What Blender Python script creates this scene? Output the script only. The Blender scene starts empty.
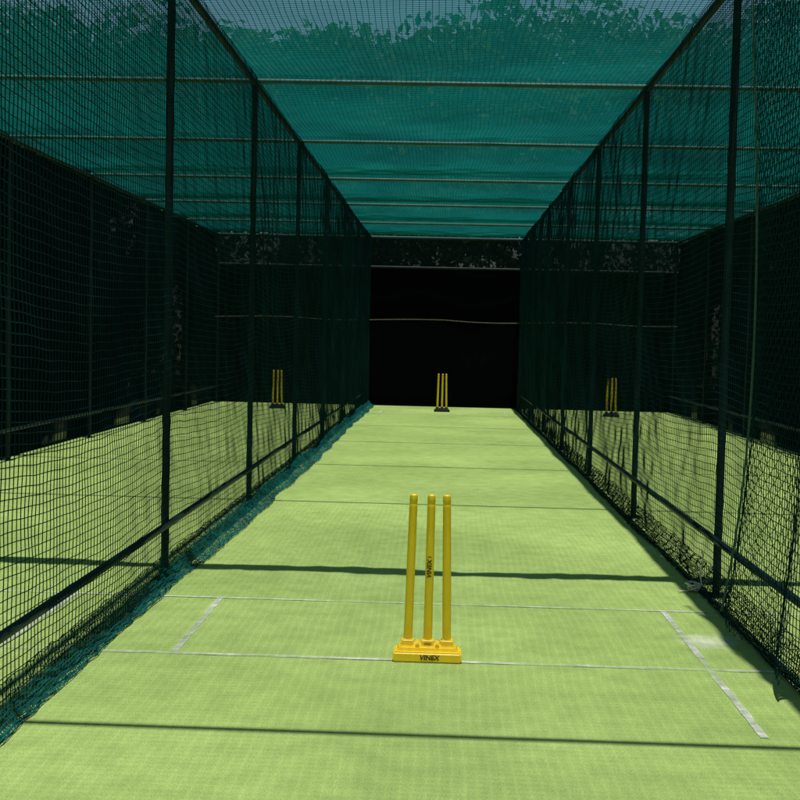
import bpy, bmesh, math, random
import numpy as np
from mathutils import Matrix, Vector
random.seed(3); rng=np.random.default_rng(7)
scene=bpy.context.scene
scene.view_settings.view_transform='Standard'; scene.view_settings.look='None'; scene.view_settings.exposure=0
COL=scene.collection
HW=1.77; H=3.89; Y0=0.94; YF=27.6; SP=3.3325; L=YF-Y0
POSTS=[Y0+SP*i for i in range(9)]

# ---------------- materials ----------------
def newmat(name):
    m=bpy.data.materials.new(name); m.use_nodes=True; nt=m.node_tree; nt.nodes.clear()
    return m,nt,nt.nodes,nt.links
def simple(name,c1,c2,scale=8,rough=0.6,bump=0.0,spec=0.3,trans=0.0,coord='Object'):
    m,nt,N,Lk=newmat(name)
    o=N.new('ShaderNodeOutputMaterial'); b=N.new('ShaderNodeBsdfPrincipled')
    tc=N.new('ShaderNodeTexCoord'); n=N.new('ShaderNodeTexNoise'); n.inputs['Scale'].default_value=scale; n.inputs['Detail'].default_value=6
    r=N.new('ShaderNodeValToRGB'); r.color_ramp.elements[0].position=.35; r.color_ramp.elements[1].position=.7
    r.color_ramp.elements[0].color=(*c1,1); r.color_ramp.elements[1].color=(*c2,1)
    Lk.new(tc.outputs[coord],n.inputs['Vector']); Lk.new(n.outputs['Fac'],r.inputs['Fac']); Lk.new(r.outputs['Color'],b.inputs['Base Color'])
    b.inputs['Roughness'].default_value=rough; b.inputs['Specular IOR Level'].default_value=spec
    if bump:
        bp=N.new('ShaderNodeBump'); bp.inputs['Strength'].default_value=bump; bp.inputs['Distance'].default_value=.01
        Lk.new(n.outputs['Fac'],bp.inputs['Height']); Lk.new(bp.outputs['Normal'],b.inputs['Normal'])
    if trans:
        t=N.new('ShaderNodeBsdfTranslucent'); Lk.new(r.outputs['Color'],t.inputs['Color'])
        mx=N.new('ShaderNodeMixShader'); mx.inputs[0].default_value=trans
        Lk.new(b.outputs[0],mx.inputs[1]); Lk.new(t.outputs[0],mx.inputs[2]); Lk.new(mx.outputs[0],o.inputs[0])
    else: Lk.new(b.outputs[0],o.inputs[0])
    return m
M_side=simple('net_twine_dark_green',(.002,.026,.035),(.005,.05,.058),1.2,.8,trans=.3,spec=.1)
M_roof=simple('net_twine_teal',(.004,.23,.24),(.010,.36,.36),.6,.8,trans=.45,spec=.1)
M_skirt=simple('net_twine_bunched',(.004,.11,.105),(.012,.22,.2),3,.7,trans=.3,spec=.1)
M_skirt_shade=simple('net_twine_bunched_dark_shade',(.002,.03,.032),(.006,.06,.06),3,.7,trans=.3,spec=.1)  # dark copy of bunched twine; shadow along the right fence put into its colour
M_pipe=simple('painted_steel_dark_green',(.005,.016,.02),(.010,.028,.03),5,.5,.1,.2)
M_beam=simple('roof_pipe_green',(.02,.09,.085),(.04,.14,.13),5,.5,.1,.2)
M_yel=simple('yellow_plastic',(.90,.60,.010),(.95,.68,.02),10,.34,.05,.5)
M_yelb=simple('yellow_plastic_base',(.90,.60,.010),(.94,.66,.015),14,.4,.1,.5)
M_blk=simple('black_rubber',(.01,.01,.01),(.02,.02,.02),10,.7)
M_ink=simple('dark_print',(.015,.012,.01),(.03,.025,.02),30,.6)
M_white=simple('white_paint',(.42,.5,.38),(.75,.78,.7),14,.9)
M_rope=simple('white_rope',(.55,.53,.47),(.75,.73,.68),40,.9)
M_cable=simple('old_rope',(.10,.09,.065),(.17,.15,.11),20,.9)
M_grope=simple('green_rope',(.04,.10,.09),(.09,.16,.14),30,.9)
M_bark=simple('bark',(.05,.035,.025),(.12,.09,.065),6,.95,.6)

def cloth_mat(name,c1,c2,lo,hi,a=.6,b_=.75,trl=0.0):
    m,nt,N,Lk=newmat(name)
    o=N.new('ShaderNodeOutputMaterial'); b=N.new('ShaderNodeBsdfDiffuse'); t=N.new('ShaderNodeBsdfTransparent'); mx=N.new('ShaderNodeMixShader')
    tc=N.new('ShaderNodeTexCoord'); n=N.new('ShaderNodeTexNoise'); n.inputs['Scale'].default_value=.5; n.inputs['Detail'].default_value=3
    r=N.new('ShaderNodeValToRGB'); r.color_ramp.elements[0].color=(*c1,1); r.color_ramp.elements[1].color=(*c2,1)
    Lk.new(tc.outputs['Object'],n.inputs['Vector']); Lk.new(n.outputs['Fac'],r.inputs['Fac']); Lk.new(r.outputs['Color'],b.inputs['Color'])
    r2=N.new('ShaderNodeMapRange'); r2.inputs['From Min'].default_value=a; r2.inputs['From Max'].default_value=b_; r2.inputs['To Min'].default_value=lo; r2.inputs['To Max'].default_value=hi
    src=b
    if trl:
        tl=N.new('ShaderNodeBsdfTranslucent'); Lk.new(r.outputs['Color'],tl.inputs['Color']); m2=N.new('ShaderNodeMixShader'); m2.inputs[0].default_value=trl
        Lk.new(b.outputs[0],m2.inputs[1]); Lk.new(tl.outputs[0],m2.inputs[2]); src=m2
    Lk.new(n.outputs['Fac'],r2.inputs['Value']); Lk.new(r2.outputs[0],mx.inputs[0]); Lk.new(src.outputs[0],mx.inputs[1]); Lk.new(t.outputs[0],mx.inputs[2]); Lk.new(mx.outputs[0],o.inputs[0])
    return m
M_cloth=cloth_mat('black_shade_cloth',(.002,.005,.009),(.005,.011,.018),0,.20,.55,.72)
M_end=cloth_mat('black_screen_cloth',(.002,.0025,.003),(.004,.005,.006),0,.004)
M_upper=cloth_mat('thin_dark_cloth',(.003,.008,.008),(.006,.014,.014),.06,.18,.4,.6)
M_shade=cloth_mat('teal_shade_sheet',(.004,.25,.255),(.008,.34,.345),.74,.86,.4,.6,.5)

def leaf_mat():
    m,nt,N,Lk=newmat('leaves')
    o=N.new('ShaderNodeOutputMaterial'); b=N.new('ShaderNodeBsdfDiffuse'); t=N.new('ShaderNodeBsdfTranslucent'); mx=N.new('ShaderNodeMixShader'); mx.inputs[0].default_value=.3
    g=N.new('ShaderNodeTexCoord'); n=N.new('ShaderNodeTexNoise'); n.inputs['Scale'].default_value=1.6
    r=N.new('ShaderNodeValToRGB'); r.color_ramp.elements[0].color=(.014,.04,.012,1); r.color_ramp.elements[1].color=(.05,.10,.03,1)
    r.color_ramp.elements[0].position=.35; r.color_ramp.elements[1].position=.7
    Lk.new(g.outputs['Object'],n.inputs['Vector']); Lk.new(n.outputs['Fac'],r.inputs['Fac'])
    Lk.new(r.outputs['Color'],b.inputs['Color']); Lk.new(r.outputs['Color'],t.inputs['Color']); Lk.new(b.outputs[0],mx.inputs[1]); Lk.new(t.outputs[0],mx.inputs[2]); Lk.new(mx.outputs[0],o.inputs[0])
    return m
M_leaf=leaf_mat()

def turf_mat():
    m,nt,N,Lk=newmat('artificial_turf')
    o=N.new('ShaderNodeOutputMaterial'); b=N.new('ShaderNodeBsdfPrincipled'); b.inputs['Roughness'].default_value=.95; b.inputs['Specular IOR Level'].default_value=.06
    tc=N.new('ShaderNodeTexCoord')
    def noise(s,d=5,vec=None):
        n=N.new('ShaderNodeTexNoise'); n.inputs['Scale'].default_value=s; n.inputs['Detail'].default_value=d
        Lk.new(vec or tc.outputs['Object'],n.inputs['Vector']); return n
    big=noise(.6,6); r=N.new('ShaderNodeValToRGB'); r.color_ramp.elements[0].position=.3; r.color_ramp.elements[1].position=.72
    r.color_ramp.elements[0].color=(.31,.45,.13,1); r.color_ramp.elements[1].color=(.43,.58,.185,1)
    Lk.new(big.outputs['Fac'],r.inputs['Fac'])
    fine=noise(140,3); mr=N.new('ShaderNodeMapRange'); mr.inputs['From Min'].default_value=.3; mr.inputs['From Max'].default_value=.7; mr.inputs['To Min'].default_value=.76; mr.inputs['To Max'].default_value=1.2
    Lk.new(fine.outputs['Fac'],mr.inputs['Value'])
    mid=noise(7,8); mr2=N.new('ShaderNodeMapRange'); mr2.inputs['From Min'].default_value=.3; mr2.inputs['From Max'].default_value=.7; mr2.inputs['To Min'].default_value=.88; mr2.inputs['To Max'].default_value=1.1
    Lk.new(mid.outputs['Fac'],mr2.inputs['Value'])
    mu=N.new('ShaderNodeMath'); mu.operation='MULTIPLY'; Lk.new(mr.outputs[0],mu.inputs[0]); Lk.new(mr2.outputs[0],mu.inputs[1])
    fl=noise(38,2); mr4=N.new('ShaderNodeMapRange'); mr4.inputs['From Min'].default_value=.70; mr4.inputs['From Max'].default_value=.78; mr4.inputs['To Min'].default_value=1; mr4.inputs['To Max'].default_value=1.25
    Lk.new(fl.outputs['Fac'],mr4.inputs['Value']); mu2=N.new('ShaderNodeMath'); mu2.operation='MULTIPLY'; Lk.new(mu.outputs[0],mu2.inputs[0]); Lk.new(mr4.outputs[0],mu2.inputs[1])
    vm=N.new('ShaderNodeVectorMath'); vm.operation='SCALE'; Lk.new(r.outputs['Color'],vm.inputs[0]); Lk.new(mu2.outputs[0],vm.inputs['Scale'])
    d=N.new('ShaderNodeVectorMath'); d.operation='DISTANCE'; d.inputs[1].default_value=(1.46,6.42,0); Lk.new(tc.outputs['Object'],d.inputs[0])
    n3=noise(11,6); ad=N.new('ShaderNodeMath'); ad.operation='MULTIPLY_ADD'; ad.inputs[1].default_value=.25; Lk.new(n3.outputs['Fac'],ad.inputs[0]); Lk.new(d.outputs['Value'],ad.inputs[2])
    m3=N.new('ShaderNodeMapRange'); m3.inputs['From Min'].default_value=.13; m3.inputs['From Max'].default_value=.32; m3.inputs['To Min'].default_value=.75; m3.inputs['To Max'].default_value=0
    Lk.new(ad.outputs[0],m3.inputs['Value'])
    mc=N.new('ShaderNodeMix'); mc.data_type='RGBA'; Lk.new(m3.outputs[0],mc.inputs['Factor']); Lk.new(vm.outputs[0],mc.inputs['A']); mc.inputs['B'].default_value=(.7,.74,.6,1)
    Lk.new(mc.outputs['Result'],b.inputs['Base Color'])
    bp=N.new('ShaderNodeBump'); bp.inputs['Strength'].default_value=.5; bp.inputs['Distance'].default_value=.01; Lk.new(fine.outputs['Fac'],bp.inputs['Height']); Lk.new(bp.outputs[0],b.inputs['Normal'])
    Lk.new(b.outputs[0],o.inputs[0]); return m
M_turf=turf_mat()
M_grnd=simple('dry_grass_ground',(.04,.05,.02),(.10,.09,.05),1.5,.95,.4)

# ---------------- helpers ----------------
def mesh_np(name,V,F):
    V=np.asarray(V,dtype=np.float32); F=np.asarray(F,dtype=np.int32); k=F.shape[1]
    me=bpy.data.meshes.new(name); me.vertices.add(len(V)); me.vertices.foreach_set('co',V.ravel())
    me.loops.add(F.size); me.loops.foreach_set('vertex_index',F.ravel())
    me.polygons.add(len(F)); me.polygons.foreach_set('loop_start',np.arange(0,F.size,k,dtype=np.int32))
    me.update(calc_edges=True); me.validate(); return me
def obj(name,me,mat=None,parent=None,loc=(0,0,0),smooth=False):
    o=bpy.data.objects.new(name,me); COL.objects.link(o); o.location=loc
    if parent: o.parent=parent
    if mat and me is not None and not me.materials: me.materials.append(mat)
    return o
def thing(name,label,cat,loc=(0,0,0),group=None):
    e=bpy.data.objects.new(name,None); COL.objects.link(e); e.location=loc; e.empty_display_size=.3
    e['label']=label; e['category']=cat
    if group: e['group']=group
    return e
def tube_data(pts,r,sides=10,caps=True):
    pts=[Vector(p) for p in pts]; n=len(pts); rs=r if hasattr(r,'__len__') else [r]*n
    V=[];F=[]; ref=Vector((0,0,1))
    t0=(pts[1]-pts[0]).normalized()
    if abs(t0.dot(ref))>.9: ref=Vector((1,0,0))
    for i,p in enumerate(pts):
        t=(pts[min(i+1,n-1)]-pts[max(i-1,0)]).normalized()
        a=(ref-t*ref.dot(t)).normalized(); ref=a; b=t.cross(a)
        for k in range(sides):
            an=2*math.pi*k/sides; V.append(tuple(p+(a*math.cos(an)+b*math.sin(an))*rs[i]))
    for i in range(n-1):
        for k in range(sides):
            k2=(k+1)%sides; F.append((i*sides+k,i*sides+k2,(i+1)*sides+k2,(i+1)*sides+k))
    if caps:
        F.append(tuple(reversed(range(sides)))); F.append(tuple((n-1)*sides+k for k in range(sides)))
    return V,F
def mesh_py(name,V,F):
    me=bpy.data.meshes.new(name); me.from_pydata(V,[],F); me.update(); return me
def merge(parts):
    V=[];F=[]
    for v,f in parts:
        o=len(V); V+=list(v); F+=[tuple(i+o for i in q) for q in f]
    return V,F
def shade(me,ang=40):
    me.polygons.foreach_set('use_smooth',[True]*len(me.polygons))
    me.set_sharp_from_angle(angle=math.radians(ang))
def box(x0,x1,y0,y1,z0,z1):
    V=[(x,y,z) for z in (z0,z1) for x,y in ((x0,y0),(x1,y0),(x1,y1),(x0,y1))]
    return V,[(3,2,1,0),(4,5,6,7),(0,1,5,4),(1,2,6,5),(2,3,7,6),(3,0,4,7)]
def wob(seed,n,freqs):
    r=np.random.default_rng(seed); return [(r.uniform(*freqs),r.uniform(*freqs),r.uniform(0,6.28),r.uniform(.5,1)) for _ in range(n)]
def ev(w,a,b):
    s=0
    for fa,fb,p,k in w: s=s+k*np.sin(fa*a+fb*b+p)
    return s/len(w)
def net(name,P,r,off_u,off_v):
    """threads along both directions of point grid P (nu,nv,3); 3-sided twine"""
    nu,nv,_=P.shape
    out=[];faces=[];base=0
    for axis,(a,b) in ((0,off_u),(1,off_v)):
        a=np.array(a,float); b=np.array(b,float)
        Q=np.stack([P+r*(math.cos(t)*a+math.sin(t)*b) for t in (0,2.094,4.189)],axis=2)
        out.append(Q.reshape(-1,3))
        idx=base+np.arange(nu*nv*3).reshape(nu,nv,3)
        A=idx[:-1] if axis==0 else idx[:,:-1]; B=idx[1:] if axis==0 else idx[:,1:]
        for k in range(3):
            k2=(k+1)%3
            faces.append(np.stack([A[...,k],A[...,k2],B[...,k2],B[...,k]],-1).reshape(-1,4))
        base+=nu*nv*3
    return mesh_np(name,np.concatenate(out),np.concatenate(faces))

# ---------------- ground ----------------
def sheet(name,x0,x1,y0,y1,z,mat):
    me=mesh_py(name,[(x0,y0,z),(x1,y0,z),(x1,y1,z),(x0,y1,z)],[(0,1,2,3)])
    o=obj(name,me,mat); o['kind']='structure'; return o
sheet('ground',-600,600,-600,600,-.02,M_grnd)
sheet('turf_floor',-5.9,5.9,-6,YF+.35,0,M_turf)
def crease(x0,x1,y0,y1):
    n=max(2,int(max(x1-x0,y1-y0)/.06)); V=[];F=[]
    hor=(x1-x0)>(y1-y0)
    for i in range(n+1):
        t=i/n; j1=random.uniform(-.004,.004); j2=random.uniform(-.004,.004)
        if hor: V+=[(x0+(x1-x0)*t,y0+j1,.004),(x0+(x1-x0)*t,y1+j2,.004)]
        else: V+=[(x1+j1,y0+(y1-y0)*t,.004),(x0+j2,y0+(y1-y0)*t,.004)]
    for i in range(n): F.append((2*i,2*i+2,2*i+3,2*i+1))
    return V,F
def creases(lx):
    for (yb,s) in ((5.84,1),(25.95,-1)):
        yp=yb+s*1.27
        ls=[crease(lx-1.76,lx+1.70,yb-.018,yb+.018), crease(lx-1.76,lx+1.76,yp-.013,yp+.013)]
        for x in (-1.31,1.345):
            if s>0 and x>0: ls.append(crease(lx+x-.018,lx+x+.018,yb-1.0,yb-.02))
            a,b=(yb+.02,yp-.02) if s>0 else (yp+.02,yb-.02)
            ls.append(crease(lx+x-.018,lx+x+.018,a,b))
        V,F=merge(ls)
        o=obj('crease_marking',mesh_py('crease_marking',V,F),M_white); o['kind']='structure'
for lx in (0,-2*HW,2*HW): creases(lx)
nt=M_white.node_tree; N=nt.nodes
out=[n for n in N if n.type=='OUTPUT_MATERIAL'][0]; bs=[n for n in N if n.type=='BSDF_PRINCIPLED'][0]
tr=N.new('ShaderNodeBsdfTransparent'); mx=N.new('ShaderNodeMixShader'); tc=N.new('ShaderNodeTexCoord'); nn=N.new('ShaderNodeTexNoise'); nn.inputs['Scale'].default_value=1.6; nn.inputs['Detail'].default_value=9; nn.inputs['Roughness'].default_value=.7
mr=N.new('ShaderNodeMapRange'); mr.inputs['From Min'].default_value=.38; mr.inputs['From Max'].default_value=.60; mr.inputs['To Min'].default_value=.22; mr.inputs['To Max'].default_value=.92
nt.links.new(tc.outputs['Object'],nn.inputs['Vector']); nt.links.new(nn.outputs['Fac'],mr.inputs['Value']); nt.links.new(mr.outputs[0],mx.inputs[0]); nt.links.new(tr.outputs[0],mx.inputs[1]); nt.links.new(bs.outputs[0],mx.inputs[2]); nt.links.new(mx.outputs[0],out.inputs[0])

# ---------------- net fences ----------------
C=.045
ny=int(L/C)+1; nz=int((H-.05)/C)+1
yy,zz=np.meshgrid(np.linspace(0,L,ny),np.linspace(.03,H-.02,nz),indexing='ij')
def side_net(name,sd):
    bay=np.abs(np.sin(math.pi*yy/SP))
    wA=wob(sd+1,6,(-1.6,1.6)); wB=wob(sd+2,7,(-6,6)); wC=wob(sd+3,6,(-3,3)); wD=wob(sd+4,8,(-22,22))
    hz=zz/H
    X=.05+.05*bay*ev(wA,yy,zz)+.03*ev(wB,yy,zz)*(1-hz*.5)+.012*ev(wD,yy,zz)
    Z=zz-.07*bay*np.sin(math.pi*hz)**.7+.028*ev(wC,yy,zz)*np.sin(math.pi*hz)+.012*ev(wD,zz,yy)
    Y=yy+.03*ev(wC,zz,yy)*np.sin(math.pi*hz)+.01*ev(wB,zz,yy)
    return net(name,np.stack([X,Y,Z],-1),.0026,((1,0,0),(0,0,1)),((1,0,0),(0,1,0)))
nys=int(L/.03); nv=16
ys,ss=np.meshgrid(np.linspace(0,L,nys),np.linspace(0,1,nv),indexing='ij')
def skirt(name,sd,near,far):
    w1=wob(sd,6,(-5,5)); w2=wob(sd+1,8,(-40,40)); w3=wob(sd+2,5,(-1.3,1.3))
    k=np.clip((ys+Y0-7.5)/3.5,0,1); base=near+(far-near)*k
    reach=base*(1+.3*ev(w3,ys,0*ys)+.5*ev(w1,ys,0*ys))
    Xs=.03+reach*ss**.8+.02*ev(w2,ys,ss*.6)
    Zs=.16*(1-ss)**3+.010+.045*np.abs(ev(w2,ys*.6,ss))*(1-.4*ss)+.02*np.abs(ev(w1,ys,ss*3))*4*ss*(1-ss)
    Ys=ys+.02*ev(w2,ss,ys)
    return net(name,np.stack([Xs,Ys,Zs],-1),.0026,((1,0,0),(0,0,1)),((.5,0,1),(0,1,0)))
def post_mesh(h,r=.03):
    V,F=merge([tube_data([(0,0,0),(0,0,h)],r,14),box(-.075,.075,-.075,.075,0,.008)])
    me=mesh_py('post',V,F); shade(me); return me
me_post=post_mesh(H-.02,.026)
def railpipe(r,z,name):
    V,F=tube_data([(0,i*L/24,z) for i in range(25)],r,12); me=mesh_py(name,V,F); shade(me); return me
me_top=railpipe(.028,H-.02,'rail'); me_low=railpipe(.022,.37,'rail')
def fence(x,sx,label,sd,near,far,mat):
    e=thing('net_fence',label,'net fence',(x,Y0,0),'net fences between the practice lanes')
    e.scale.x=sx
    for i in range(9): obj('post',me_post,M_pipe,e,(0,i*SP,0))
    obj('rail',me_top,M_pipe,e); obj('rail',me_low,M_pipe,e,(.035,0,0))
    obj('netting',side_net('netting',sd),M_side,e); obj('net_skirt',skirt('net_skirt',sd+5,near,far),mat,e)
    return e
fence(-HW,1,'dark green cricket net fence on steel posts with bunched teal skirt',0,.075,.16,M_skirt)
fence(HW,-1,'dark green cricket net fence on steel posts dividing two lanes',40,.08,.08,M_skirt_shade)  # bunched net skirt, darkened to stand in for the shadow strip at its foot

# ---------------- outer cloth fences ----------------
def cloth_mesh(name,W,Hc,seed,axis='y',z0=.0,amp=.05):
    nu=int(W/.15); nvv=24
    a,b=np.meshgrid(np.linspace(0,W,nu),np.linspace(z0,Hc,nvv),indexing='ij')
    w=wob(seed,8,(-3.5,3.5)); d=amp*ev(w,a,b*.4)
    P=np.stack([d,a,b],-1) if axis=='y' else (np.stack([a,d,b],-1) if axis=='x' else np.stack([a,b,d],-1))
    idx=np.arange(nu*nvv).reshape(nu,nvv)
    F=np.stack([idx[:-1,:-1],idx[1:,:-1],idx[1:,1:],idx[:-1,1:]],-1).reshape(-1,4)
    return mesh_np(name,P.reshape(-1,3),F)
me_cl=cloth_mesh('shade_cloth',L+.1,H-.02,21)
for x,sx in ((-3*HW,1),(3*HW,-1)):
    e=thing('cloth_fence','black shade cloth fence on dark steel posts','fence',(x,Y0,0),'cloth fences along the outer lanes'); e.scale.x=sx
    for i in range(9): obj('post',me_post,M_pipe,e,(.05,i*SP,0))
    obj('rail',me_top,M_pipe,e,(.05,0,0)); obj('rail',me_low,M_pipe,e,(.09,0,0))
    obj('shade_cloth',me_cl,M_cloth,e,(-.05,0,0))

# ---------------- end screen ----------------
e=thing('end_screen','black shade cloth screen closing the end of the lanes','screen',(0,YF,0))
W2=6*HW+.8
obj('shade_cloth',cloth_mesh('shade_cloth',W2,3.2,33,'x'),M_end,e,(-W2/2,.12,0))
obj('upper_cloth',cloth_mesh('upper_cloth',W2,H+.04,37,'x',3.2,.03),M_upper,e,(-W2/2,.12,0))
for x in (-5.31,-3.0,-1.1,1.0,3.0,5.31): obj('post',me_post,M_pipe,e,(x,.24,0))
for z,y,r in ((3.2,.0,.028),(H-.02,0,.03)):
    V,F=tube_data([(-3*HW,0,z),(0,0,z),(3*HW,0,z)],r,12); me=mesh_py('rail',V,F); shade(me); obj('rail',me,M_pipe,e,(0,y,0))
pts=[(-3*HW+6*HW*i/90,-.1,2.01-.035*abs(math.sin((i/90*6*HW-HW)*math.pi/(2*HW)))+.02*math.sin(i*.21)) for i in range(91)]
V,F=tube_data(pts,.010,6); obj('tie_rope',mesh_py('tie_rope',V,F),M_cable,e)

# ---------------- roof ----------------
e=thing('net_roof','teal net roof stretched over steel cross beams','roof',(0,Y0,H))
for i,y in enumerate(POSTS):
    V,F=tube_data([(-3*HW+6*HW*k/12,0,0) for k in range(13)],.024,12); me=mesh_py('beam',V,F); shade(me)
    obj('beam',me,M_beam,e,(0,y-Y0,0))
rr=random.Random(4); n=140
V,F=tube_data([(-3*HW+6*HW*k/n,.02*math.sin(k*.23)+.012*rr.uniform(-1,1),.07+.012*math.sin(k*.5)) for k in range(n+1)],[.095+.03*math.sin(k*.31)*math.sin(k*.11)+.012*rr.uniform(-1,1) for k in range(n+1)],12)
me=mesh_py('rolled_net',V,F); shade(me,80); obj('rolled_net',me,M_skirt_shade,e,(0,POSTS[2]-Y0,.02))
nx=int(2*HW/C)+1
xr,yr=np.meshgrid(np.linspace(-HW,HW,nx),np.linspace(0,L,ny),indexing='ij')
bayr=np.abs(np.sin(math.pi*yr/SP)); wr=wob(12,6,(-1.8,1.8)); wr2=wob(13,8,(-9,9))
Zr=.06-.07*bayr+.025*ev(wr,xr,yr)+.012*ev(wr2,xr,yr)
Yr=yr+.03*ev(wr,yr,xr)+.01*ev(wr2,xr,yr)
Xr=xr+(.03*ev(wr,xr*1.3,yr*1.7)+.012*ev(wr2,yr,xr))*np.clip((HW-np.abs(xr))/.3,0,1)
me_roof=net('roof_netting',np.stack([Xr,Yr,Zr],-1),.003,((0,1,0),(0,0,1)),((1,0,0),(0,0,1)))
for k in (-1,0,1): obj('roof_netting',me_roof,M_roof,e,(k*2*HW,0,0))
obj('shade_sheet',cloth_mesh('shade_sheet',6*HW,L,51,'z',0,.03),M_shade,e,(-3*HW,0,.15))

# ---------------- loose hanging net with rope edge ----------------
e=thing('hanging_net','loose diamond mesh net hanging beside a steel post','net',(HW-.05,5.3,0))
na,nb=38,86
a,b=np.meshgrid(np.linspace(0,1,na),np.linspace(0,1,nb),indexing='ij')
w=wob(31,6,(-6,6)); 
Zh=H-.05-(H-.12)*b
Yh=(a*1.55)*(1-.18*np.sin(math.pi*b)*a)+.08*ev(w,b*2,a)
Xh=-.03-.10*np.sin(a*9+b*2)*.5*b-.05*ev(w,a*2,b*2)-.10*b**4
Ph=np.stack([Xh,Yh,Zh],-1)
parts=[]
for s in (1,-1):
    for st in range(-nb,na+nb,2):
        pl=[]
        for j in range(nb):
            i=st+s*j
            if 0<=i<na: pl.append(tuple(Ph[i,j]))
            elif len(pl)>1: break
        if len(pl)>1: parts.append(tube_data(pl,.002,3,False))
V,F=merge(parts); obj('netting',mesh_py('netting',V,F),M_side,e)
V,F=tube_data([tuple(Ph[na-1,j]+np.array([-.01,.0,0])) for j in range(nb)],.007,6); obj('edge_rope',mesh_py('edge_rope',V,F),M_grope,e)

# white rope tie on the floor
e=thing('rope_tie','frayed white rope knot lying at a post foot','rope',(HW-.07,7.72,0))
pts=[]
for i in range(70):
    t=i/69; an=t*6.28*4.3; rr_=.028+.016*math.sin(t*17)
    pts.append((-.05+rr_*math.cos(an)*1.2+.02*math.sin(t*9),rr_*math.sin(an)*1.6,.012+.04*abs(math.sin(an*.7))))
V1=tube_data(pts,.0055,6)
V2=tube_data([(-.05,0,.03),(.0,-.02,.05),(-.01,0,.12),(.01,.01,.2),(.0,.0,.26)],.006,6)
V3=tube_data([(-.05,0,.02),(-.1,-.05,.01),(-.13,-.05,.012),(-.16,-.08,.01)],.005,6)
V,F=merge([V1,V2,V3]); me=mesh_py('rope_coil',V,F); shade(me,80); obj('rope_coil',me,M_rope,e)

# ---------------- wickets ----------------
def stump_mesh():
    h0=.03
    prof=[(h0,.0225),(.10,.0220),(.45,.0212),(.76,.0200),(.775,.0200),(.777,.0190),(.781,.0190),(.783,.0200),(.81,.0198),(.820,.0180),(.825,.012)]
    s=28;V=[];F=[]
    for z,r in prof:
        for k in range(s): V.append((r*math.cos(6.28318*k/s),r*math.sin(6.28318*k/s),z))
    for i in range(len(prof)-1):
        for k in range(s):
            k2=(k+1)%s; F.append((i*s+k,i*s+k2,(i+1)*s+k2,(i+1)*s+k))
    F.append(tuple((len(prof)-1)*s+k for k in range(s))); me=mesh_py('stump',V,F); shade(me,35); return me
me_stump=stump_mesh()
SX=(-.100,0,.097)
def base_mesh():
    bm=bmesh.new()
    def addbox(x0,x1,y0,y1,z0,z1,tp=.0,bev=.008):
        t=bmesh.new(); V,F=box(x0,x1,y0,y1,z0,z1)
        vs=[t.verts.new(v) for v in V]; [t.faces.new([vs[i] for i in f]) for f in F]
        cx,cy=(x0+x1)/2,(y0+y1)/2
        for v in t.verts:
            if v.co.z>z1-1e-6:
                v.co.x=cx+(v.co.x-cx)*(1-tp); v.co.y=cy+(v.co.y-cy)*(1-tp*1.8)
        bmesh.ops.bevel(t,geom=list(t.edges),offset=bev,segments=3,affect='EDGES')
        m=bpy.data.meshes.new('t'); t.to_mesh(m); bm.from_mesh(m); t.free(); bpy.data.meshes.remove(m)
    addbox(-.172,.172,-.085,.072,0,.050,.03)
    addbox(-.155,.155,-.055,.055,.044,.072,.10,.006)
    for x in SX: addbox(x-.035,x+.035,-.036,.036,.05,.102,.12,.006)
    for x in (-.050,.049): addbox(x-.010,x+.010,-.045,.045,.05,.086,.0,.003)
    me=bpy.data.meshes.new('base'); bm.to_mesh(me); bm.free(); shade(me,40); return me
me_base=base_mesh()
def text_mesh(s,size,name):
    cu=bpy.data.curves.new(name,'FONT'); cu.body=s; cu.size=size; cu.align_x='CENTER'; cu.align_y='CENTER'; cu.offset=size*.03; cu.shear=.15
    o=bpy.data.objects.new('t',cu); COL.objects.link(o)
    dg=bpy.context.evaluated_depsgraph_get(); me=bpy.data.meshes.new_from_object(o.evaluated_get(dg))
    bpy.data.objects.remove(o); me.name=name; return me
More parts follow.
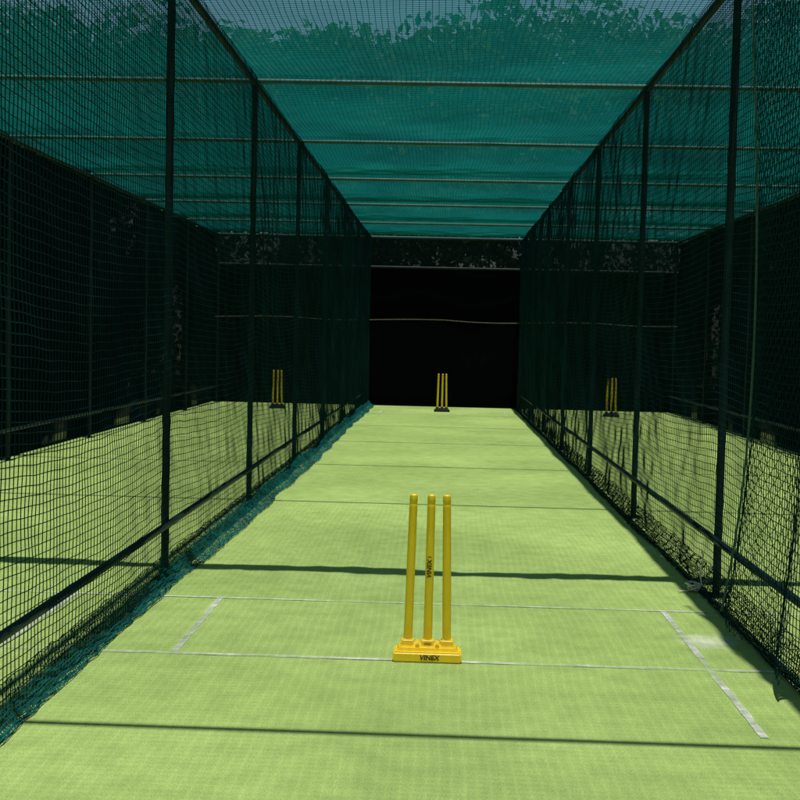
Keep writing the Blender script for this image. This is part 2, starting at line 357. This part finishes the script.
def wicket(x,y,base_mat,label,rot=0,text=False):
    e=thing('wicket',label,'cricket stumps',(x,y,0),'cricket wickets in the lanes'); e.rotation_euler.z=rot
    for i,sx in enumerate(SX):
        o=obj('stump',me_stump,M_yel,e,(sx,0,.0)); o.rotation_euler.y=(.018,0.004,-.022)[i]
    b=obj('base',me_base,None,e)
    if not me_base.materials: me_base.materials.append(base_mat)
    b.material_slots[0].link='OBJECT'; b.material_slots[0].material=base_mat
    if text:
        me=text_mesh('VINEX',.032,'base_lettering')
        for v in me.vertices: v.co.x*=1.05
        me.transform(Matrix.Rotation(math.radians(84),4,'X')); obj('base_lettering',me,M_ink,e,(0.01,-.0862,.026))
        me=text_mesh('VINEX',.032,'stump_lettering'); bm=bmesh.new(); bm.from_mesh(me)
        bmesh.ops.triangulate(bm,faces=bm.faces)
        for _ in range(2): bmesh.ops.subdivide_edges(bm,edges=[q for q in bm.edges if q.calc_length()>.003],cuts=1,use_grid_fill=False); bmesh.ops.triangulate(bm,faces=bm.faces)
        R=.0220
        for v in bm.verts:
            a,c=v.co.x,v.co.y; xx=-c; z=a
            v.co=(R*math.sin(xx/R),-R*math.cos(xx/R),z)
        bm.to_mesh(me); bm.free(); obj('stump_lettering',me,M_ink,e,(0.001,0,.455))
        def wrap(pts):
            return [(R*math.sin(p[0]/R),-R*math.cos(p[0]/R),p[1]) for p in pts]
        V=[];F=[]
        V+=wrap([(-.010,.058),(0,.064),(.010,.058),(.010,.062),(0,.068),(-.010,.062)]); F+=[(0,1,4,5),(1,2,3,4)]
        obj('stump_emblem',mesh_py('stump_emblem',V,F),M_ink,e,(0.001,0,.452))
        me=text_mesh('VINEX',.013,'socket_lettering'); me.transform(Matrix.Rotation(math.radians(80),4,'X')); obj('socket_lettering',me,M_ink,e,(0,-.0365,.082))
wicket(-.045,5.89,M_yelb,'bright yellow plastic stumps on a heavy yellow base',.0,True)
wicket(-.01,25.9,M_blk,'yellow plastic stumps on a low black base',.03)
wicket(-3.57,25.7,M_blk,'yellow plastic stumps on a low black base',-.03)
wicket(3.6,25.6,M_blk,'yellow plastic stumps on a low black base',.02)

# ---------------- hedges ----------------
def leaf_cloud(name,c,s0,s1,rg):
    n=len(c); u=rg.normal(size=(n,3)); u/=np.linalg.norm(u,axis=1)[:,None]; w=np.cross(u,rg.normal(size=(n,3))); w/=np.linalg.norm(w,axis=1)[:,None]
    s=rg.uniform(s0,s1,n)[:,None]
    V=np.stack([c-u*s,c+w*s*.55,c+u*s,c-w*s*.55],1).reshape(-1,3); return mesh_np(name,V,np.arange(4*n).reshape(n,4))
def hedge(name_label,W,Hh,loc,rot,seed,n):
    rg=np.random.default_rng(seed); w1=wob(seed,7,(-1.5,1.5))
    x=rg.uniform(-W/2,W/2,n); top=Hh*(1+.25*ev(w1,x,0*x)*1.6); z=rg.random(n)**.8*top; z=np.maximum(z,.06); dpt=.75*(1+.6*ev(w1,x*1.5,z*1.5)); y=rg.uniform(-1,1,n)*dpt
    e=thing('hedge',name_label,'hedge',loc); e.rotation_euler.z=rot
    obj('foliage',leaf_cloud('foliage',np.stack([x,y,z],-1),.07,.15,rg),M_leaf,e)
    V,F=tube_data([(0,0,0),(.06,.1,Hh*.35),(-.2,-.1,Hh*.8)],[.06,.045,.02],6); ms=mesh_py('stem',V,F); shade(ms)
    r=random.Random(seed)
    for k in range(int(W/2)):
        o=obj('stem',ms,M_bark,e,(-W/2+1+2*k+r.uniform(-.3,.3),0,0)); o.rotation_euler.z=r.uniform(0,6.28)
hedge('tall dense dark green hedge behind the end screen',44,5.6,(0,32,0),0,61,38000)
hedge('dense green hedge growing along the outer cloth fence',30,3.3,(-7.6,15,0),math.pi/2,62,22000)
hedge('dense green hedge growing along the outer cloth fence',30,3.3,(7.6,15,0),math.pi/2,63,22000)

# ---------------- trees ----------------
def tree_mesh(seed,h):
    r=random.Random(seed); parts=[]; tips=[]
    def limb(p,d,l,rad,depth):
        pts=[p]; q=Vector(p); dd=Vector(d).normalized(); n=6
        for i in range(n):
            dd=(dd+Vector((r.uniform(-.16,.16),r.uniform(-.16,.16),r.uniform(-.04,.12)))).normalized(); q=q+dd*l/n; pts.append(tuple(q))
        parts.append(tube_data(pts,[rad*(1-.6*i/n) for i in range(n+1)],7))
        if depth==0: tips.append(q.copy()); tips.append(Vector(pts[4])); return
        for k in range(r.choice((3,4)) if depth>1 else 3):
            an=r.uniform(0,6.28); b=Vector(pts[r.choice((3,4,5,6))])
            limb(tuple(b),(math.cos(an),math.sin(an),r.uniform(.15,1.0)),l*r.uniform(.55,.75),rad*.45,depth-1)
        tips.append(q.copy())
    limb((0,0,0),(0,0,1),h*.42,h*.028,3)
    V,F=merge(parts); tm=mesh_py('trunk',V,F); shade(tm,60)
    T=np.array([tuple(t) for t in tips]); rg=np.random.default_rng(seed); n=17000
    c=T[rg.integers(0,len(T),n)]; d=rg.normal(size=(n,3)); d/=np.linalg.norm(d,axis=1)[:,None]
    c=c+d*(rg.random(n)**.5*h*.09)[:,None]*np.array([1.1,1.1,.8])
    return tm,leaf_cloud('crown',c,.07,.15,rg)
TM=[tree_mesh(5,9.5),tree_mesh(11,10.5),tree_mesh(23,8.5)]
spots=[(-11,38,1.5),(-5.5,40,1.6),(-.5,37,1.35),(4.5,41,1.6),(9,38,1.4),(14,41,1.6),(-16.5,36,1.5),(-10.5,28,1.1),(-10,19,1.0),(-10.5,11,1.0),(10.8,26,1.05),(11,15,1.0),(-3,50,2.0),(4,52,2.1),(11,52,2.1),(-11,52,2.1),(-19,48,2.0),(19,48,2.0)]
for i,(x,y,s) in enumerate(spots):
    e=thing('tree','leafy green tree standing behind the practice nets','tree',(x,y,0),'trees around the nets')
    tm,cm=TM[i%3]; e.scale=(s,s,s); e.rotation_euler.z=random.uniform(0,6.28)
    obj('trunk',tm,M_bark,e); obj('crown',cm,M_leaf,e)

# ---------------- light, camera ----------------
sd=Vector((.14,-.46,3.89)).normalized()
el=math.asin(sd.z); az=math.atan2(sd.x,sd.y)
w=bpy.data.worlds.new('World'); scene.world=w; w.use_nodes=True; nt=w.node_tree
bg=nt.nodes['Background']; sk=nt.nodes.new('ShaderNodeTexSky'); sk.sky_type='NISHITA'; sk.sun_disc=False; sk.sun_elevation=el; sk.sun_rotation=az
nt.links.new(sk.outputs[0],bg.inputs[0]); bg.inputs[1].default_value=.065
ld=bpy.data.lights.new('sun','SUN'); ld.energy=5; ld.angle=math.radians(.65); ld.color=(1,.96,.88)
lo=bpy.data.objects.new('sun',ld); COL.objects.link(lo); lo.rotation_euler=sd.to_track_quat('Z','Y').to_euler(); lo.location=(0,0,20)
cd=bpy.data.cameras.new('camera'); cam=bpy.data.objects.new('camera',cd); COL.objects.link(cam); scene.camera=cam
cd.sensor_width=36; cd.lens=1195/800*36; cd.clip_end=2000; cd.clip_start=.05
M=Matrix.Translation((0,0,1.6))@Matrix.Rotation(math.radians(2.04),4,'Z')@Matrix.Rotation(math.radians(90-3.02),4,'X')@Matrix.Rotation(math.radians(1.3),4,'Z')
cam.matrix_world=M
